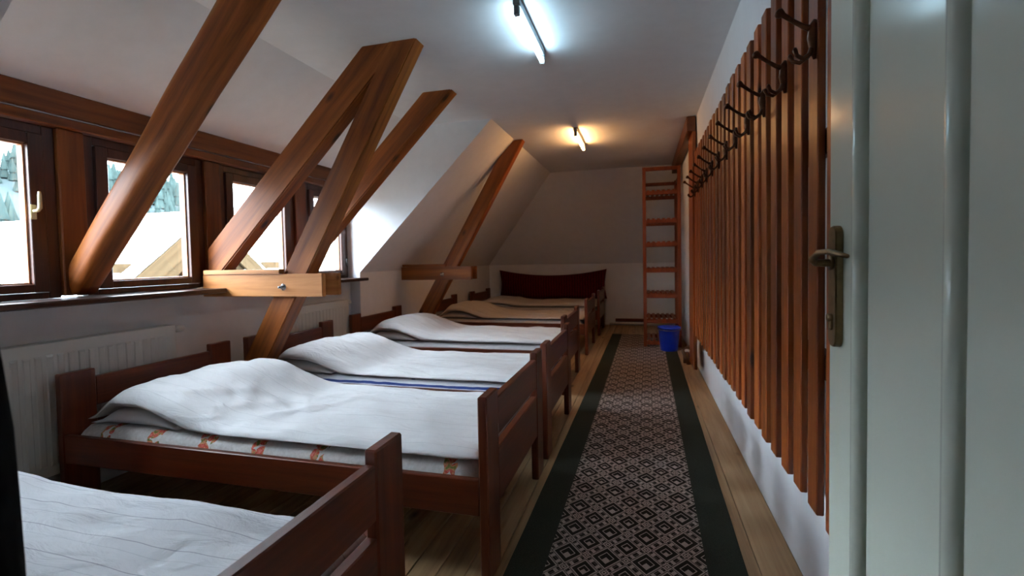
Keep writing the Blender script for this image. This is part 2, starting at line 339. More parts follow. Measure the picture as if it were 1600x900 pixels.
# ------------------------------------------------------------------ windows of the dormer
t1 = struct(empty('trim_1', (XW, 2.75, 1.9)))
box('header_beam', (XW-.12, XW+.022), (YD0, YD1), (1.906, 2.03), MAT['frame_wood_y'], t1, .006)
t2 = struct(empty('trim_2', (XW, 2.75, 1.87)))
box('header_board', (XW-.12, XW+.03), (YD0, YD1), (1.848, 1.898), MAT['frame_wood_y'], t2, .006)
studs = [(1.725, 1.845), (2.555, 2.675), (3.41, 3.545)]
for i, (a, b) in enumerate(studs):
    s = struct(empty('trim_%d' % (i+3), (XW, (a+b)/2, 1.0)))
    box('stud', (XW-.12, XW+.005), (a, b), (1.01, 1.848), MAT['frame_wood'], s, .006)
def window(n, y0, y1, handle=None, hinge=False):
    w = struct(empty('window_%d' % n, (XW-.06, (y0+y1)/2, 1.0)))
    z0, z1 = 1.002, 1.846; fx = (XW-.11, XW-.02); fw = .052
    box('frame_jamb', fx, (y0, y0+fw), (z0, z1), MAT['sash'], w); box('frame_jamb', fx, (y1-fw, y1), (z0, z1), MAT['sash'], w)
    box('frame_head', fx, (y0+fw, y1-fw), (z1-.045, z1), MAT['sash'], w); box('frame_foot', fx, (y0+fw, y1-fw), (z0, z0+.03), MAT['sash'], w)
    a, b = y0+fw+.003, y1-fw-.003; c, d = z0+.033, z1-.048; sx = (XW-.085, XW-.005); sw = .062
    s = empty('sash', (XW-.05, (a+b)/2, 1.03)); s.parent = w; s.matrix_basis = WM[w.name].inverted() @ WM[s.name]
    box('stile', sx, (a, a+sw), (c, d), MAT['sash'], s); box('stile', sx, (b-sw, b), (c, d), MAT['sash'], s)
    box('sash_rail', sx, (a+sw, b-sw), (d-.052, d), MAT['sash'], s); box('sash_rail', sx, (a+sw, b-sw), (c, c+.04), MAT['sash'], s)
    ga, gb, gc, gd = a+sw, b-sw, c+.04, d-.052
    # warm coloured rebate around the pane
    bx = (XW-.066, XW-.03)
    box('glazing_bead', bx, (ga+.0002, ga+.008), (gc, gd), MAT['reveal'], s, .001); box('glazing_bead', bx, (gb-.008, gb-.0002), (gc, gd), MAT['reveal'], s, .001)
    box('glazing_bead', bx, (ga+.008, gb-.008), (gd-.008, gd-.0002), MAT['reveal'], s, .001); box('glazing_bead', bx, (ga+.008, gb-.008), (gc+.0002, gc+.008), MAT['reveal'], s, .001)
    box('pane', (XW-.07, XW-.0665), (ga, gb), (gc, gd), MAT['glass'], s, 0)
    if handle is not None:
        h = box('handle_plate', (XW-.005, XW+.006), (handle-.013, handle+.013), (1.385, 1.455), MAT['ivory'], s, .004)
        tube_obj('handle_lever', [(XW+.006, handle, 1.425), (XW+.035, handle, 1.425), (XW+.042, handle+.004, 1.437), (XW+.040, handle+.006, 1.50), (XW+.035, handle+.008, 1.515)],
                 [.007, .008, .009, .008, .006], MAT['ivory'], s, 8, (XW, handle, 1.42))
    if hinge:
        tube_obj('hinge', [(XW-.005, y1-fw, 1.12), (XW-.005, y1-fw, 1.19)], .008, MAT['steel'], w, 8, (XW, y1-fw, 1.15))
window(1, YD0, studs[0][0], handle=1.613)
window(2, studs[0][1], studs[1][0]); window(3, studs[1][1], studs[2][0]); window(4, studs[2][1], YD1, hinge=True)
def sill(name, y0, y1, label):
    o = prism(name, [(XW-.11, y0, .97), (-2.60, y0, .97), (-2.585, y0, .976), (-2.585, y0, .992), (-2.59, y0, 1.0), (XW-.11, y0, 1.0)], (0, y1-y0, 0), MAT['sill'])
    return tag(o, label, 'window sill', 'dark window sill boards')
sill('window_sill', YD0, 2.49, 'long dark wooden window sill board above the nearest radiator')
sill('window_sill', 2.70, YD1-.012, 'short dark wooden window sill board right of the bolted beam')

# ------------------------------------------------------------------ roof timbers
def timber(name, poly, y0, y1, mat, label, cat, group, parent=None, bev=.008, axis=None, rough=0):
    """poly: X,Z outline; grain runs along its long direction (local x)"""
    a, b = axis; ang = math.atan2(b[1]-a[1], b[0]-a[0]); ca, sa = math.cos(ang), math.sin(ang)
    pts = [((x-a[0])*ca+(z-a[1])*sa, -(x-a[0])*sa+(z-a[1])*ca) for x, z in poly]
    bm = bmesh.new(); lo = [bm.verts.new((u, 0, v)) for u, v in pts]; hi = [bm.verts.new((u, y1-y0, v)) for u, v in pts]
    bm.faces.new(lo); bm.faces.new(hi[::-1]); n = len(lo)
    for i in range(n): bm.faces.new((lo[i], hi[i], hi[(i+1) % n], lo[(i+1) % n]))
    bmesh.ops.recalc_face_normals(bm, faces=bm.faces)
    if rough:
        le = [e for e in bm.edges if abs((e.verts[0].co-e.verts[1].co).y) < 1e-4 and (e.verts[0].co-e.verts[1].co).length > .6]
        bmesh.ops.bevel(bm, geom=le, offset=.032, segments=2, affect='EDGES')
        bmesh.ops.subdivide_edges(bm, edges=[e for e in bm.edges if (e.verts[0].co-e.verts[1].co).length > .5], cuts=24)
        for v in bm.verts:
            k = noise.noise_vector(Vector((v.co.x*2.3, v.co.y*4, v.co.z*4))); v.co.y += k.y*rough; v.co.z += k.z*rough
    else: bmesh.ops.bevel(bm, geom=bm.edges[:], offset=bev, segments=2, affect='EDGES')
    M = Matrix.Translation((a[0], y0, a[1])) @ Matrix.Rotation(-ang, 4, 'Y')
    o = link(bpy.data.objects.new(name, bm_mesh(name, bm, mat)), M, parent)
    if parent is None: tag(o, label, cat, group)
    return o
def rafter(y0, y1, depth, label, rough=0):
    # upper edge passes (-2.79,1.254) rising at 44.2 degrees; ends cut at ceiling and at the wall
    m = .972; up_z = lambda x: 1.254+m*(x+2.79); dv = depth/math.cos(math.atan(m))
    xt = -2.79+(ZC+.02-1.254)/m; xl = xt+dv/m; xw = XW+.01; zl = lambda x: up_z(x)-dv
    poly = [(xw, up_z(xw)), (xt, ZC+.02), (xl, ZC+.02), (xw+.09, zl(xw+.09)), (xw, zl(xw+.09))]
    return timber('roof_rafter', poly, y0, y1, MAT['beam'], label, 'beam', 'roof rafters crossing the dormer', None, .008, ((-2.79, 1.254), (xt, ZC)), rough)
def round_rafter(label):
    bm = bmesh.new(); a = Vector((-2.83, 1.806, 1.055)); b = Vector((-1.56, 1.806, 2.475)); ax = (b-a).normalized(); nv = Vector((-ax.z, 0, ax.x)); rings = []; n = 24
    Mx = Matrix((ax, Vector((0, 1, 0)), nv)).transposed().to_4x4(); Mx.translation = a; Mi = Mx.inverted()
    for i in range(29):
        t = i/28; c = a.lerp(b, t); hd = .064+.042*t; hw = .070
        ring = []
        for k in range(n):
            th = 2*math.pi*k/n; cc, ss = math.cos(th), math.sin(th); e_ = .55
            y = hw*math.copysign(abs(cc)**e_, cc); w = hd*math.copysign(abs(ss)**e_, ss)
            p = c+Vector((0, 1, 0))*y+nv*w; k3 = noise.noise_vector(Vector((t*5, y*9, w*9))); p += nv*k3.x*.007+Vector((0, 1, 0))*k3.y*.007
            if p.x < XW+.012: p += ax*((XW+.012-p.x)/ax.x)
            if p.z > ZC+.01: p -= ax*((p.z-ZC-.01)/ax.z)
            ring.append(bm.verts.new(Mi @ p))
        rings.append(ring)
    for i in range(28):
        for k in range(n): bm.faces.new((rings[i][k], rings[i][(k+1) % n], rings[i+1][(k+1) % n], rings[i+1][k]))
    bm.faces.new(rings[0][::-1]); bm.faces.new(rings[-1]); bmesh.ops.recalc_face_normals(bm, faces=bm.faces)
    tag(link(bpy.data.objects.new('roof_rafter', bm_mesh('roof_rafter', bm, MAT['beam'], True)), Mx), label, 'beam', 'roof rafters crossing the dormer')
round_rafter('thick rounded rough-hewn rafter crossing the second window, nearest of all beams')
rafter(2.540, 2.646, .185, 'squared rafter crossing the third window, rising beside the steep strut')
rafter(3.355, 3.475, .165, 'farthest squared dormer rafter rising behind the steep strut')
def strut(y0, y1, label, dx=0):
    m = 1.708; xl = lambda z: -2.18+dx+(z-1.106)/m; w = .178
    poly = [(xl(ZC+.02), ZC+.02), (xl(ZC+.02)+w, ZC+.02), (xl(.002)+w, .002), (max(xl(.002), XK-.1), .002), (max(xl(.06), XK-.1), .06)]
    if dx: poly = [(-1.487, 2.232), (-1.302, 2.415), (xl(ZC)+w, ZC-.002), (xl(.002)+w, .002), (XK+.004, .002), (XK+.004, 1.106+m*(XK+.004+2.18-dx))]
    return timber('diagonal_strut', poly, y0, y1, MAT['beam'], label, 'beam', 'steep bolted roof struts', None, .007, ((xl(0), 0), (xl(ZC), ZC)))
strut(2.535, 2.649, 'steep timber strut between second and third bed, reaching the ceiling')
strut(4.955, 5.065, 'steep timber strut behind the fourth bed, in the far warm-lit part', .03)
def collar(y, gap, x0, x1, z0, z1, label, boltx, mat=None):
    mat = mat or MAT['beam']
    e = empty('collar_tie', (x0+.3, y, z0), label, 'beam', 'bolted collar tie beams')
    def pl(ya, yb, xe):
        return timber('plate', [(x0, z0), (xe, z0), (xe, z1), (x0, z1)], ya, yb, mat, None, None, None, e, .004, ((x0, (z0+z1)/2), (xe, (z0+z1)/2)))
    pl(y, y+.036, x1); pl(y+.04+gap, y+.075+gap, x1+.002)
    timber('cover_board', [(x0+.02, z1+.001), (x1-.30, z1+.001), (x1-.30, z1+.03), (x0+.02, z1+.03)], y-.012, y+.034, mat, None, None, None, e, .003, ((x0, z1), (x1, z1)))
    b = lathe_obj('bolt', [(.0, -.012), (.022, -.012), (.022, -.004), (.012, -.003), (.012, .012), (.007, .014), (.007, .035), (.0, .036)], (boltx, y-.003, z0+.06), MAT['steel'], e, 16)
    b.matrix_basis = WM[e.name].inverted() @ Matrix.Translation((boltx, y-.004, z0+.06)) @ Matrix.Rotation(math.pi/2, 4, 'X')
    return e
collar(2.497, .114, XW+.012, -1.875, .945, 1.087, 'pale bolted horizontal tie beam above the second bed, nearest of the two', -2.16, MAT['pine'])
collar(4.914, .114, XK+.047, -1.80, .940, 1.085, 'darker bolted horizontal tie beam above the fourth bed, farther of the two', -2.143)

# ------------------------------------------------------------------ beds
def bed(xo, y0, w, label, head_x=None, head_h=.655):
    """xo: outer face at the foot, y0: near side, head towards -X"""
    xh = head_x if head_x is not None else xo-2.085
    e = empty('bed_frame', ((xo+xh)/2, y0+w/2, 0), label, 'bed', 'dark wooden beds in the row')
    t, pw, ph = .036, .138, .668; y1 = y0+w; bx, by, bz = MAT['bedx'], MAT['bedy'], MAT['bedz']
    for a in (y0, y1-pw): box('foot_post', (xo-t, xo), (a, a+pw), (.001, ph), bz, e, .005)
    for a in (y0, y1-pw-.012): box('head_post', (xh-.04, xh), (a, a+pw+.012), (.001, head_h), bz, e, .005)
    box('foot_board', (xo-t+.002, xo-.002), (y0+pw+.001, y1-pw-.001), (.486, .632), by, e, .004)
    box('foot_board', (xo-t+.002, xo-.002), (y0+pw+.001, y1-pw-.001), (.232, .442), by, e, .004)
    box('head_board', (xh-.034, xh-.004), (y0+pw+.013, y1-pw-.013), (.47, head_h-.042), by, e, .004)
    box('head_board', (xh-.034, xh-.004), (y0+pw+.013, y1-pw-.013), (.235, .43), by, e, .004)
    for a in (y0+.001, y1-.027): box('side_rail', (xh+.001, xo-t-.001), (a, a+.026), (.238, .37), bx, e, .003)
    n = 9
    for i in range(n):
        xx = xh+.12+(xo-xh-.3)*i/(n-1); box('bed_slat', (xx-.035, xx+.035), (y0+.028, y1-.028), (.243, .262), by, e, .002)
    return xh
def rbox(bm, x, y, z, r, cuts=10):
    pass
def soft_slab(name, x0, x1, y0, y1, zb, zt, mat, r=.04, nx=40, ny=18, amp=.004, seed=0, rx=None):
    """closed cushion-like body: zb/zt are functions of (x, y); rounded rims"""
    bm = bmesh.new(); ox, oy, oz = (x0+x1)/2, (y0+y1)/2, zb((x0+x1)/2, (y0+y1)/2); top = []; bot = []
    rx = rx or r
    for i in range(nx+1):
        tr, br = [], []
        for j in range(ny+1):
            u = i/nx; v = j/ny
            u = .5-.5*math.cos(math.pi*u) if nx < 14 else u
            v = .5-.5*math.cos(math.pi*v*1.0) if True else v
            x = x0+(x1-x0)*u; y = y0+(y1-y0)*v
            dx = min(x-x0, x1-x)/rx; dy = min(y-y0, y1-y)/r
            f = math.sqrt(max(0, 1-(1-min(dx, 1))**2))*math.sqrt(max(0, 1-(1-min(dy, 1))**2))
            b = zb(x, y); t = zt(x, y)
            nz = noise.fractal(Vector((x*4.0+seed*7, y*8.0, seed*3.1)), 1.0, 2.0, 3)*amp*2
            nb = noise.noise(Vector((x*7+seed, y*7, 5.0)))*amp
            mid = b+(t-b)*.42
            zz = mid+(t-mid)*f+nz*f; zl = mid+(b-mid)*f
            px = noise.noise(Vector((x*9, seed, 1.7)))*amp*2.2 if (j in (0, ny)) else 0
            if j in (0, ny) or i in (0, nx):
                vtx = bm.verts.new((x-ox, y-oy+px, mid-oz+nb)); tr.append(vtx); br.append(vtx)
            else:
                tr.append(bm.verts.new((x-ox, y-oy, zz-oz))); br.append(bm.verts.new((x-ox, y-oy, zl-oz)))
        top.append(tr); bot.append(br)
    for i in range(nx):
        for j in range(ny):
            bm.faces.new((top[i][j], top[i+1][j], top[i+1][j+1], top[i][j+1]))
            q = (bot[i][j+1], bot[i+1][j+1], bot[i+1][j], bot[i][j])
            if len(set(q)) == 4 and not (set(q) == {top[i][j], top[i+1][j], top[i+1][j+1], top[i][j+1]}): bm.faces.new(q)
    bmesh.ops.recalc_face_normals(bm, faces=bm.faces)
    return link(bpy.data.objects.new(name, bm_mesh(name, bm, mat, True)), Matrix.Translation((ox, oy, oz)))
def sm(a, b, x):
    t = max(0, min(1, (x-a)/(b-a))); return t*t*(3-2*t)
def bedding(xo, xh, y0, w, flat, hump, which, mat, mmat, seed, skew=0, fold=0, hx=0):
    y1 = y0+w; mt = .402
    m = soft_slab('mattress', xh+.02, xo-.045, y0+.032, y1-.032, lambda x, y: .2635, lambda x, y: mt, mmat, .035, 44, 14, .003, seed)
    tag(m, which[0], 'mattress', 'mattresses')
    top_m = lambda x: mt
    # pillow: hump at the head; the quilt lies over it
    pil = lambda x, y: hump*.45*sm(xh+.08, xh+.24, x)*sm(xh+.66, xh+.36, x)
    p = soft_slab('pillow', xh+.07, xh+.60, y0+.07, y1-.09, lambda x, y: top_m(x)+.007, lambda x, y: top_m(x)+.018+pil(x, y), MAT['pillow'], .06, 18, 18, .003, seed+3)
    tag(p, which[1], 'pillow', 'pillows')
    def zb(x, y): return top_m(x)+.009+(pil(x, y)+.016)*sm(xh+.69, xh+.60, x)+.0
    def zt(x, y):
        hump_y = .75+.25*math.sin(math.pi*min(1, max(0, (y-y0)/w)))
        xc = x-skew*(y-y0)
        h = hump*sm(xh+.06, xh+.26+hx, xc)*(1-sm(xh+.34+hx, xh+.86+hx, xc))*hump_y
        z = max(flat+h, zb(x, y)+.030)
        if fold:
            for k in range(6):
                cx = xh+.45+.13*k; d = (x-cx)*.8+(y-y0-.25-.05*k)*(-.6 if k % 2 else .7)
                z += fold*.5*math.exp(-(d/.03)**2)*math.exp(-((x-cx)/.22)**2)*math.exp(-((y-y0-.32)/.3)**2)
        return z+.006*math.sin(x*9+seed)*math.sin(y*7+seed*2)
    q = soft_slab('quilt', xh+.085, xo-.05, y0+.048, y1-.085, zb, zt, mat, .07, 120, 56, .0065, seed+9, .05)
    tag(q, which[2], 'quilt', 'white quilts on the beds')
BEDS = [  # foot x, near y, width, head x, quilt level, hump, labels
 (-.660, .252, .955, -2.60, .446, .03, 'nearest', 'sheet', 'plain_mattress'),
 (-.530, 1.573, .955, -2.61, .442, .155, 'second', 'sheet_b', 'floral'),
 (-.530, 2.652, .945, -2.60, .440, .15, 'third', 'sheet_b', 'bluestripe'),
 (-.628, 3.946, .962, -2.645, .455, .15, 'fourth', 'sheet_b', 'plain_mattress'),
 (-.628, 5.650, .955, -2.645, .440, .15, 'fifth', 'sheet_c', 'plain_mattress'),
 (-.612, 7.110, .955, -2.60, .475, .06, 'farthest', 'sheet_c', 'plain_mattress')]
WHAT = {'nearest': 'cut off by the bottom left corner', 'second': 'in front of the first radiator', 'third': 'right behind the steep strut',
        'fourth': 'beneath the farther tie beam', 'fifth': 'behind the farther strut', 'farthest': 'in front of the dark red backrest'}
MD = {'nearest': 'plain mattress under the finely striped quilt of the nearest bed', 'second': 'white mattress with red floral print on the second bed',
      'third': 'blue and white striped mattress on the third bed', 'fourth': 'plain grey mattress on the fourth bed',
      'fifth': 'plain grey mattress on the fifth bed', 'farthest': 'plain grey mattress on the farthest bed'}
QD = {'nearest': 'flat white quilt with thin grey stripes on the nearest bed', 'second': 'rumpled white quilt humped over the pillow of the second bed',
      'third': 'white quilt with raised head end on the blue mattress, third bed', 'fourth': 'white quilt with tall hump on the fourth bed, below the tie beam',
      'fifth': 'beige-looking humped quilt on the fifth bed in warm light', 'farthest': 'beige-looking flat quilt on the farthest bed'}
for i, (xo, y0, w, xh, fl, hu, nm, qm, mm) in enumerate(BEDS):
    bed(xo, y0, w, 'dark brown wooden bed frame, %s in the row, %s' % (nm, WHAT[nm]), xh)
    bedding(xo, xh, y0, w, fl, hu, (MD[nm], 'white pillow peeking from under the quilt of the %s bed' % nm, QD[nm]), MAT[qm], MAT[mm], i*1.7+.3,
            skew=.12 if nm == 'second' else .04*i % .1, fold=.016 if nm == 'second' else 0)

# dark red backrest standing behind the farthest bed
def backrest():
    bm = bmesh.new(); nx, nz = 36, 8; F, B = [], []
    for i in range(nx+1):
        u = i/nx*2-1; rf, rb = [], []
        for j in range(nz+1):
            v = j/nz
            x = u*.935*(1-.035*math.sin(math.pi*v)); zt = .50-.10*(1-u*u)**1.0; zb = .0+.0*u
            z = zb+(zt-zb)*v; y = -.05*math.sin(math.pi*v)**.5*math.sqrt(max(0, 1-u**6)) if 0 < j < nz else 0
            rf.append(bm.verts.new((x, y-.012, z))); rb.append(bm.verts.new((x, .03, z)))
        F.append(rf); B.append(rb)
    for i in range(nx):
        for j in range(nz):
            bm.faces.new((F[i][j], F[i+1][j], F[i+1][j+1], F[i][j+1])); bm.faces.new((B[i][j+1], B[i+1][j+1], B[i+1][j], B[i][j]))
        bm.faces.new((F[i][0], B[i][0], B[i+1][0], F[i+1][0])); bm.faces.new((F[i][nz], F[i+1][nz], B[i+1][nz], B[i][nz]))
    for j in range(nz):
        bm.faces.new((F[0][j], F[0][j+1], B[0][j+1], B[0][j])); bm.faces.new((F[nx][j], B[nx][j], B[nx][j+1], F[nx][j+1]))
    bmesh.ops.recalc_face_normals(bm, faces=bm.faces)
    e = empty('backrest', (-1.515, 8.17, 0), 'dark red fabric backrest with sagging top edge behind the farthest bed', 'backrest')
    link(bpy.data.objects.new('cushion', bm_mesh('cushion', bm, MAT['red'], True)), Matrix.Translation((-1.515, 8.16, .462)), e)
    box('support_frame', (-2.40, -.63), (8.13, 8.19), (.38, .458), MAT['bedx'], e)
    for x in (-2.40, -.69): box('support_leg', (x, x+.06), (8.13, 8.19), (.001, .38), MAT['bedz'], e)
backrest()

# ------------------------------------------------------------------ radiators
def radiator(y0, y1, label):
    e = empty('radiator', (-2.74, (y0+y1)/2, .17), label, 'radiator', 'white panel radiators under the windows')
    z0, z1 = .168, .80; xf = -2.698
    box('back_panel', (-2.775, -2.765), (y0, y1), (z0, z1), MAT['radiator'], e, .003)
    box('front_panel', (xf-.012, xf), (y0, y1), (z0, z1), MAT['radiator'], e, .003)
    box('top_grille', (-2.764, xf-.013), (y0+.002, y1-.002), (z1-.014, z1-.002), MAT['radiator'], e, .002)
    for a in (y0, y1-.004): box('side_cover', (-2.764, xf-.013), (a, a+.004), (z0+.02, z1-.015), MAT['radiator'], e, .001)
    n = int((y1-y0-.06)/.044); p = (y1-y0-.06)/n
    for i in range(n):
        a = y0+.03+i*p
        bm = bmesh.new(); v = [(0, a+.006, z0+.045), (0, a+p-.006, z0+.045), (0, a+p-.006, z1-.055), (0, a+.006, z1-.055)]
        c = Vector((xf, a+p/2, (z0+z1)/2)); lo = [bm.verts.new(Vector((xf-.001, q[1], q[2]))-c) for q in v]
        hi = [bm.verts.new(Vector((xf+.0045, q[1]+(.006 if k in (0, 3) else -.006), q[2]+(.012 if k < 2 else -.012)))-c) for k, q in enumerate(v)]
        bm.faces.new(hi); bm.faces.new(lo[::-1])
        for k in range(4): bm.faces.new((lo[k], lo[(k+1) % 4], hi[(k+1) % 4], hi[k]))
        if 'rib' not in CACHE or CACHE['rib'][0] != round(p, 5): CACHE['rib'] = (round(p, 5), bm_mesh('flute', bm, MAT['radiator']))
        else: bm.free()
        link(bpy.data.objects.new('flute', CACHE['rib'][1]), Matrix.Translation(c), e)
    for a in (y0+.12, y1-.12): box('bracket', (XW+.001, -2.776), (a-.02, a+.02), (z0+.1, z0+.5), MAT['radiator'], e, .002)
    v = lathe_obj('valve_head', [(.0, 0), (.012, 0), (.014, .014), (.021, .016), (.023, .03), (.022, .058), (.018, .066), (0, .067)], (-2.735, y1+.012, .768), MAT['enamel'], e, 14, 'Y')
    lathe_obj('valve_collar', [(.0, -.014), (.010, -.014), (.013, 0), (0, .001)], (-2.735, y1+.012, .768), MAT['steel'], e, 12, 'Y')
    tube_obj('supply_pipe', [(-2.735, y1+.018, .755), (-2.735, y1+.018, .10), (-2.735, y1+.018, .004)], .008, MAT['enamel'], e, 8, (-2.735, y1+.018, .4))
radiator(1.355, 2.222, 'white fluted panel radiator behind the head of the second bed')
radiator(3.05, 3.972, 'white fluted panel radiator behind the head of the third bed')

# ------------------------------------------------------------------ runner rug
def rug():
    bm = bmesh.new(); L0, L1 = .45, 7.28; n = 60; rows = []
    for i in range(n+1):
        y = L0+(L1-L0)*i/n-3.8; z = .0065+.0015*math.sin(i*1.3)
        rows.append([bm.verts.new((x, y, zz)) for x, zz in ((-.425, 0), (-.425, z), (-.288, z), (.288, z), (.425, z), (.425, 0))])
    for i in range(n):
        for k in range(6): bm.faces.new((rows[i][k], rows[i][(k+1) % 6], rows[i+1][(k+1) % 6], rows[i+1][k]))
    bm.faces.new(rows[0][::-1]); bm.faces.new(rows[-1]); bmesh.ops.recalc_face_normals(bm, faces=bm.faces)
    o = link(bpy.data.objects.new('runner_rug', bm_mesh('runner_rug', bm, MAT['rug'])), Matrix.Translation((-.051, 3.8, .001)) @ Matrix.Rotation(-.0095, 4, 'Z'))
    tag(o, 'long runner rug with diamond pattern and dark green borders down the aisle', 'rug')
rug()

# ------------------------------------------------------------------ slatted coat rack on the right wall
def coat_rack():
    e = empty('coat_rack', (.48, 3.0, .42), 'long wall coat rack of brown vertical slats with a row of bronze hooks', 'coat rack')
    xs = .46; pitch = .1400; n = 24; y_first = 1.335
    lean = lambda z: XR0-(XR0-XR1)*z/ZC
    for z in (.80, 1.42, 1.93):
        x1 = lean(z+.06)-.001; box('rail', (xs+.0205, x1), (y_first-.02, y_first+pitch*(n-1)+.09), (z, z+.07), MAT['rail'], e, .003)
    bm = bmesh.new(); 
    ys = []
    for i in range(n):
        y = y_first+pitch*i; ys.append(y); dz = random.uniform(-.006, .006); dxx = random.uniform(-.0015, .0015)
        box('slat', (xs, xs+.02), (y, y+.0735), (.421, 2.086), MAT['slat'], e, .003).location += Vector((dxx, 0, dz))
    # hook mesh (local: y=0 centre, x=0 slat face, z=0 base middle)
    bm = bmesh.new()
    tube(bm, [(-.002, 0, -.055), (-.005, 0, -.03), (-.008, 0, 0), (-.006, 0, .035), (-.002, 0, .05)], [.004, .010, .013, .011, .004], 8)
    tube(bm, [(-.006, 0, .025), (-.03, 0, .036), (-.055, 0, .054), (-.078, 0, .073), (-.083, 0, .076), (-.089, 0, .080), (-.094, 0, .083), (-.097, 0, .085)], [.010, .007, .0062, .0075, .0115, .014, .0115, .004], 8)
    for s in (-1, 1):
        tube(bm, [(-.006, 0, -.02), (-.016, s*.006, -.044), (-.034, s*.014, -.056), (-.05, s*.02, -.048), (-.056, s*.022, -.034), (-.055, s*.022, -.028)], [.008, .0065, .006, .0055, .007, .004], 8)
    bmesh.ops.recalc_face_normals(bm, faces=bm.faces); hm = bm_mesh('coat_hook', bm, MAT['bronze'], True)
    for i in range(12):
        y = ys[1+2*i]+.037
        h = link(bpy.data.objects.new('coat_hook', hm), Matrix.Translation((xs-.002, y-.02, 1.733)), e)
coat_rack()

# timber door surround beyond the rack
tf = empty('timber_surround', (.47, 5.0, 0), 'brown timber post and ceiling beam at the far end of the coat rack', 'timber frame')
box('post', (.446, .480), (4.665, 5.03), (.10, 2.28), MAT['slat'], tf, .004)
box('beam', (.40, .478), (4.665, 6.95), (2.281, ZC-.002), MAT['rail'], tf, .005)

# ------------------------------------------------------------------ slatted shoe rack in the far corner
def rack():
    y0, y1, x0, x1 = 6.30, 6.90, .008, .468; zt = 2.276; zf = .009; W_ = MAT['rack']
    e = empty('shoe_rack', ((x0+x1)/2, (y0+y1)/2, zf), 'tall reddish wooden open rack with slatted shelves in the far right corner', 'rack')
    for x in (x0, x1-.042):
        box('upright', (x, x+.042), (y0, y0+.03), (zf, zt), W_, e); box('upright', (x, x+.042), (y1-.03, y1), (zf, zt-.1), W_, e)
    box('top_rail', (x0+.042, x1-.042), (y0+.002, y0+.028), (zt-.05, zt-.002), W_, e)
    for z in (.06, .335, .655, .978, 1.31, 1.60, 1.955):
        s = box('shelf_rail', (x0+.0425, x1-.0425), (y0+.002, y0+.026), (z-.028, z+.020), W_, e)
        box('shelf_rail', (x0+.0425, x1-.0425), (y1-.026, y1-.002), (z-.028, z+.020), W_, e)
        for k in range(6):
            a = x0+.052+k*.0615; box('shelf_slat', (a, a+.036), (y0+.004, y1-.004), (z+.0202, z+.034), W_, e, .002)
    box('back_rail', (x0+.0425, x1-.0425), (y1-.028, y1-.002), (zt-.16, zt-.115), W_, e)
    for x in (x0+.006, x1-.03): box('side_brace', (x, x+.022), (y0+.03, y1-.03), (.17, .22), W_, e); box('side_brace', (x, x+.022), (y0+.03, y1-.03), (zt-.16, zt-.11), W_, e)
rack()
# blue bucket
bk = empty('bucket', (.306, 6.10, .008), 'bright blue plastic bucket on the rug before the rack', 'bucket')
lathe_obj('bucket_body', [(.0, .003), (.098, .0), (.102, .004), (.126, .268), (.136, .270), (.138, .286), (.132, .288), (.123, .284), (.118, .25), (.095, .012), (0, .012)], (.306, 6.10, .009), MAT['bucket'], bk, 32)
tube_obj('bucket_handle', [(.306-.138, 6.10, .272), (.306-.12, 6.02, .268), (.306-.05, 5.962, .262), (.306+.05, 5.962, .262), (.306+.12, 6.02, .268), (.306+.138, 6.10, .272)], .004, MAT['steel'], bk, 6, (.306, 6.1, .27))
# pipe stub with valve near the floor
pp = empty('pipe_valve', (.46, 5.6, 0), 'small painted pipe bend with valve low on the right wall by the bucket', 'pipe')
tube_obj('pipe', [(.528, 5.72, .12), (.50, 5.72, .12), (.475, 5.70, .115), (.465, 5.66, .10), (.462, 5.5, .095), (.462, 5.38, .09), (.462, 5.35, .07), (.462, 5.345, .002)], .021, MAT['pipe'], pp, 10, (.46, 5.6, .1))
tube_obj('pipe', [(.435, 5.42, .002), (.435, 5.42, .05), (.435, 5.46, .075), (.435, 5.7, .08), (.46, 5.76, .085), (.53, 5.77, .09)], .021, MAT['pipe'], pp, 10, (.44, 5.6, .08))
lathe_obj('valve_knob', [(0, 0), (.02, 0), (.026, .008), (.026, .022), (.018, .03), (0, .031)], (.462, 5.5, .105), MAT['enamel'], pp, 14)

# ------------------------------------------------------------------ ceiling tube lamps
def lamp(x, y0, y1, mat, label, tilt):
    e = empty('tube_lamp', (x, (y0+y1)/2, ZC), label, 'lamp', 'ceiling tube lamps')
    box('housing', (x-.018, x+.018), (y0-.03, y1+.03), (ZC-.036, ZC-.0005), MAT['grey_metal'], e, .004)
    for a in (y0-.03, y1): box('lamp_holder', (x-.014, x+.014), (a, a+.03), (ZC-.085, ZC-.0365), MAT['enamel'] if a > y0 else MAT['grey_metal'], e, .005)
    tube_obj('tube', [(x, y0, ZC-.068), (x, y1, ZC-.068)], .013, mat, e, 14, (x, (y0+y1)/2, ZC-.068))
lamp(-.578, 2.32, 2.90, MAT['tube_cool'], 'lit cool white fluorescent tube lamp on the ceiling, nearer of the two', 0)
lamp(-.615, 4.72, 5.36, MAT['tube_warm'], 'lit warm yellow fluorescent tube lamp on the ceiling, farther of the two', 0)

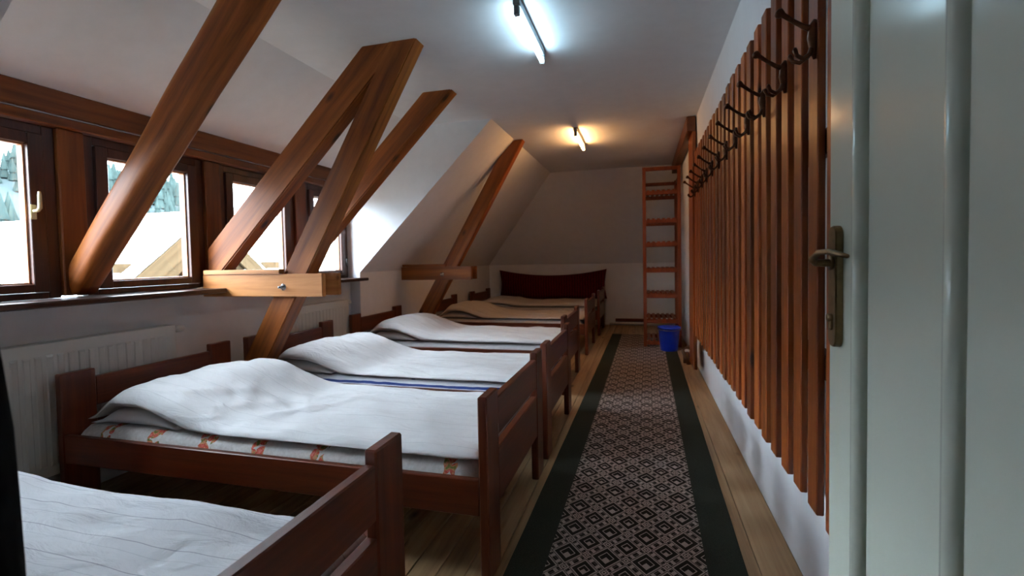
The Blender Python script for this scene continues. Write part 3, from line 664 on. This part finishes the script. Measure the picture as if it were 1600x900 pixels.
# ------------------------------------------------------------------ open white door on the right
def door():
    D = MAT['door']; e = struct(empty('door_1', (.42, .76, 0))); e['label'] = 'open glossy white panelled door at the right edge'
    x0, x1 = .40, .44; z0, z1 = .012, 2.02; ya, yb = .31, 1.206
    box('leaf', (x0+.012, x1), (ya, yb), (z0, z1), D, e, .002)
    for a, b in ((1.078, yb), (.612, .742), (ya, .345)): box('stile', (x0, x0+.0118), (a, b), (z0, z1), D, e, .002)
    for a, b in ((.742, 1.078), (.345, .612)):
        for c, d in ((z0, .22), (1.86, z1)): box('door_rail', (x0, x0+.0118), (a+.0005, b-.0005), (c, d), D, e, .002)
        box('door_panel', (x0+.004, x0+.0118), (a+.046, b-.046), (.27, 1.81), D, e, .003)
        for y in (a+.014, b-.014):
            tube_obj('moulding', [(x0+.006, y+(.008 if y < (a+b)/2 else -.008), .23), (x0+.006, y+(.008 if y < (a+b)/2 else -.008), 1.85)], .019, D, e, 12, (x0+.004, y, 1.0))
        for z in (.234, 1.846): tube_obj('moulding', [(x0+.004, a+.02, z), (x0+.004, b-.02, z)], .0125, D, e, 12, (x0+.004, (a+b)/2, z))
    # long plate
    bm = bmesh.new(); yc, zc, hw, hh = 1.152, 1.08, .0205, .128; prof = []
    for k in range(9): t = math.pi*k/8; prof.append((hw*math.cos(t), hh-hw+hw*math.sin(t)))
    for k in range(9): t = math.pi+math.pi*k/8; prof.append((hw*math.cos(t), -hh+hw+hw*math.sin(t)))
    a = [bm.verts.new((0, y, z)) for y, z in prof]; b = [bm.verts.new((-.014, y*.93, z*.985)) for y, z in prof]; a2 = [bm.verts.new((-.011, y, z)) for y, z in prof]
    n = len(prof); bm.faces.new(a); bm.faces.new(b[::-1])
    for i in range(n): bm.faces.new((a[i], a2[i], a2[(i+1) % n], a[(i+1) % n])); bm.faces.new((a2[i], b[i], b[(i+1) % n], a2[(i+1) % n]))
    bmesh.ops.recalc_face_normals(bm, faces=bm.faces)
    pl = link(bpy.data.objects.new('lock_plate', bm_mesh('lock_plate', bm, MAT['brass'])), Matrix.Translation((x0-.0005, yc, zc)), e); pl['label'] = 'aged bronze lock plate'
    tube_obj('lever', [(x0-.009, yc, 1.130), (x0-.03, yc, 1.130), (x0-.046, yc-.002, 1.131), (x0-.055, yc-.012, 1.138), (x0-.052, yc-.04, 1.152), (x0-.044, yc-.075, 1.154), (x0-.036, yc-.105, 1.148), (x0-.030, yc-.124, 1.144)],
             [.009, .008, .008, .0075, .006, .0055, .005, .004], MAT['brass'], pl, 10, (x0, yc, 1.13))
    lathe_obj('lever_rose', [(0, 0), (.016, 0), (.014, .008), (0, .009)], (x0-.019, yc, 1.130), MAT['brass'], pl, 16, 'X')
    box('lock_cylinder', (x0-.020, x0-.009), (yc-.006, yc+.006), (.988, 1.012), MAT['brass'], pl, .003)
    lathe_obj('cylinder_core', [(0, 0), (.0085, 0), (.0085, .013), (0, .0135)], (x0-.0225, yc, 1.014), MAT['brass'], pl, 14, 'X')
    for z in (zc+.113, zc-.113): lathe_obj('screw', [(0, 0), (.004, .001), (.004, .004), (0, .004)], (x0-.012, yc, z), MAT['steel'], pl, 10, 'X')
door()

# ------------------------------------------------------------------ dark garment hanging at the left edge
def hang():
    bm = bmesh.new(); rings = []; n = 20
    for i in range(15):
        t = i/14; z = 1.20-.98*t; w = .008+.020*min(1, t*3.2)**.8; d = .012+.026*min(1, t*5)**.6
        ring = []
        for k in range(n):
            a = 2*math.pi*k/n; f = 1+.10*math.sin(5*a+t*3)*min(1, t*3)
            ring.append(bm.verts.new((w*math.cos(a)*f, d*math.sin(a)*f, z-.7)))
        rings.append(ring)
    for i in range(14):
        for k in range(n): bm.faces.new((rings[i][k], rings[i][(k+1) % n], rings[i+1][(k+1) % n], rings[i+1][k]))
    bm.faces.new(rings[0][::-1]); bm.faces.new(rings[-1]); bmesh.ops.recalc_face_normals(bm, faces=bm.faces)
    e = empty('hanging_garment', (-.626, .30, .22), 'blurred dark garment with olive patches at the left edge', 'garment')
    link(bpy.data.objects.new('cloth', bm_mesh('cloth', bm, MAT['garment'], True)), Matrix.Translation((-.616, .288, .7)), e)
    tube_obj('wall_hook', [(-.626, YF+.001, 1.24), (-.626, .29, 1.235), (-.626, .30, 1.21), (-.626, .30, 1.19)], .005, MAT['steel'], e, 8, (-.626, .27, 1.22))
hang()

# ------------------------------------------------------------------ outside: neighbours, snow, forest
struct(box('ground_outside', (-90, -3.3), (-60, 90), (-4.4, -4.0), MAT['yard'], None, 0))
def gable(X, yp, zp, half, slope, zb, label):
    e = empty('gable_house', (X, yp, zb), label, 'house')
    n = 38; bw = 2*half/n
    zz = lambda y: zp-.45-abs(y-yp)*slope
    prism('backing', [(X-.06, yp-half, zb), (X-.06, yp+half, zb), (X-.06, yp+half, max(zb+.01, zz(yp+half))), (X-.06, yp, zz(yp)), (X-.06, yp-half, max(zb+.01, zz(yp-half)))], (-.05, 0, 0), MAT['gap'], e)
    for i in range(n):
        ya = yp-half+i*bw; yb = ya+bw; zt = lambda y: zp-.45-abs(y-yp)*slope
        if max(zt(ya), zt(yb)) < zb+.1: continue
        o = .03*(i % 2)
        prism('board', [(X+o, ya+.022, zb), (X+o, yb-.022, zb), (X+o, yb-.022, max(zb+.02, zt(yb-.022))), (X+o, ya+.022, max(zb+.02, zt(ya+.022)))], (-.05, 0, 0), MAT['old_board'], e, 0, (X, (ya+yb)/2, zb))
    for s in (-1, 1):
        L = half+.5; p0 = Vector((X+.06, yp, zp)); p1 = Vector((X+.06, yp+s*L, zp-slope*L)); d = Vector((0, 0, -.26))
        ang = math.atan2(-slope*L, s*L)
        for k, (dd, xo) in enumerate(((.0, .45), (.27, .28))):
            bm = bmesh.new(); ln = math.hypot(L, slope*L); bw_ = .30; pts = [(0, 0), (ln, 0), (ln, -bw_), (0, -bw_)] if s > 0 else [(0, 0), (ln, 0), (ln, bw_), (0, bw_)]
            lo = [bm.verts.new((u, 0, v)) for u, v in pts]; hi = [bm.verts.new((u, .05, v)) for u, v in pts]
            bm.faces.new(lo); bm.faces.new(hi[::-1])
            for q in range(4): bm.faces.new((lo[q], hi[q], hi[(q+1) % 4], lo[(q+1) % 4]))
            bmesh.ops.recalc_face_normals(bm, faces=bm.faces)
            ex = Vector((0, math.cos(ang), math.sin(ang))); ez = Vector((0, -math.sin(ang), math.cos(ang))); ey = ez.cross(ex)
            R_ = Matrix((ex, ey, ez)).transposed().to_4x4(); R_.translation = (X+xo, yp, zp-dd*1.25)
            link(bpy.data.objects.new('barge_board', bm_mesh('barge_board', bm, MAT['barge'])), R_, e)
        prism('snowy_roof', [(X+.4, yp, zp+.02), (X+.4, yp+s*L, zp-slope*L+.02), (X+.4, yp+s*L, zp-slope*L+.09), (X+.4, yp, zp+.09)], (-7, 0, 0), MAT['snow'], e)
    box('beam', (X+.02, X+.1), (yp-half*.75, yp+half*.75), (zp-1.15, zp-.98), MAT['barge'], e)
    box('wall', (X-6, X-.06), (yp-half, yp+half), (-4, zb), MAT['grey_wall'], e)
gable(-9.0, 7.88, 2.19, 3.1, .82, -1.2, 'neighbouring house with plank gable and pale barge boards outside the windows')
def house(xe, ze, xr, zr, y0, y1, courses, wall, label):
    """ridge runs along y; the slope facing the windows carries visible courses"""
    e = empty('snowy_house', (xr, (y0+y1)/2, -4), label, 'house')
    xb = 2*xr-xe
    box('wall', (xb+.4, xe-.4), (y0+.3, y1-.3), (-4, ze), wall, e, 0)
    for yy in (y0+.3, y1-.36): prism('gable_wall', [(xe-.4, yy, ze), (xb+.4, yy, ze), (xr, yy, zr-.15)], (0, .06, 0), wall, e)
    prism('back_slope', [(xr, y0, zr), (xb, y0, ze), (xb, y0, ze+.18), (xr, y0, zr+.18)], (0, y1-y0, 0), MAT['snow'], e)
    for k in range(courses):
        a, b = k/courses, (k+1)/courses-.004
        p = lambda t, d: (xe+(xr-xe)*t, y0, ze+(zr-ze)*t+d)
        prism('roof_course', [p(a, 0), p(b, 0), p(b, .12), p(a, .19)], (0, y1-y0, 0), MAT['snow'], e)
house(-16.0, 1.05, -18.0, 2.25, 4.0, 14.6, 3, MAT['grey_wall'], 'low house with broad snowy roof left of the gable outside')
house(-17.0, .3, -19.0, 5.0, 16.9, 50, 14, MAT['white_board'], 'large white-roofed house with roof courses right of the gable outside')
def hillside():
    bm = bmesh.new(); nx, ny = 26, 40; g = []
    for i in range(nx+1):
        row = []
        for j in range(ny+1):
            x = -34-60*i/nx; y = -40+150*j/ny; t = i/nx
            z = -4+20*sm(0, 1, t)+noise.noise(Vector((x*.05, y*.05, 0)))*4*t; row.append(bm.verts.new((x, y, z)))
        g.append(row)
    for i in range(nx):
        for j in range(ny): bm.faces.new((g[i][j], g[i][j+1], g[i+1][j+1], g[i+1][j]))
    bmesh.ops.recalc_face_normals(bm, faces=bm.faces)
    struct(link(bpy.data.objects.new('hillside', bm_mesh('hillside', bm, MAT['hill'], True)), Matrix.Identity(4)))
    bm = bmesh.new()
    for k in range(1500):
        t = random.random(); x = -36-56*t; y = random.uniform(-30, 100)
        z = -4+20*sm(0, 1, t)+noise.noise(Vector((x*.05, y*.05, 0)))*4*t-.4; h = random.uniform(2.5, 5); r = h*.2
        for q in range(2):
            zz = z+h*.35*q; hh = h*(.65 if q else .7); rr = r*(.72 if q else 1)
            base = [bm.verts.new((x+rr*math.cos(a*1.0472), y+rr*math.sin(a*1.0472), zz)) for a in range(6)]; tip = bm.verts.new((x, y, zz+hh))
            for a in range(6): bm.faces.new((base[a], base[(a+1) % 6], tip))
    o = link(bpy.data.objects.new('conifer_forest', bm_mesh('conifer_forest', bm, MAT['forest'])), Matrix.Identity(4))
    tag(o, 'hazy conifer forest on the hillside seen through the windows', 'forest', None, 'stuff')
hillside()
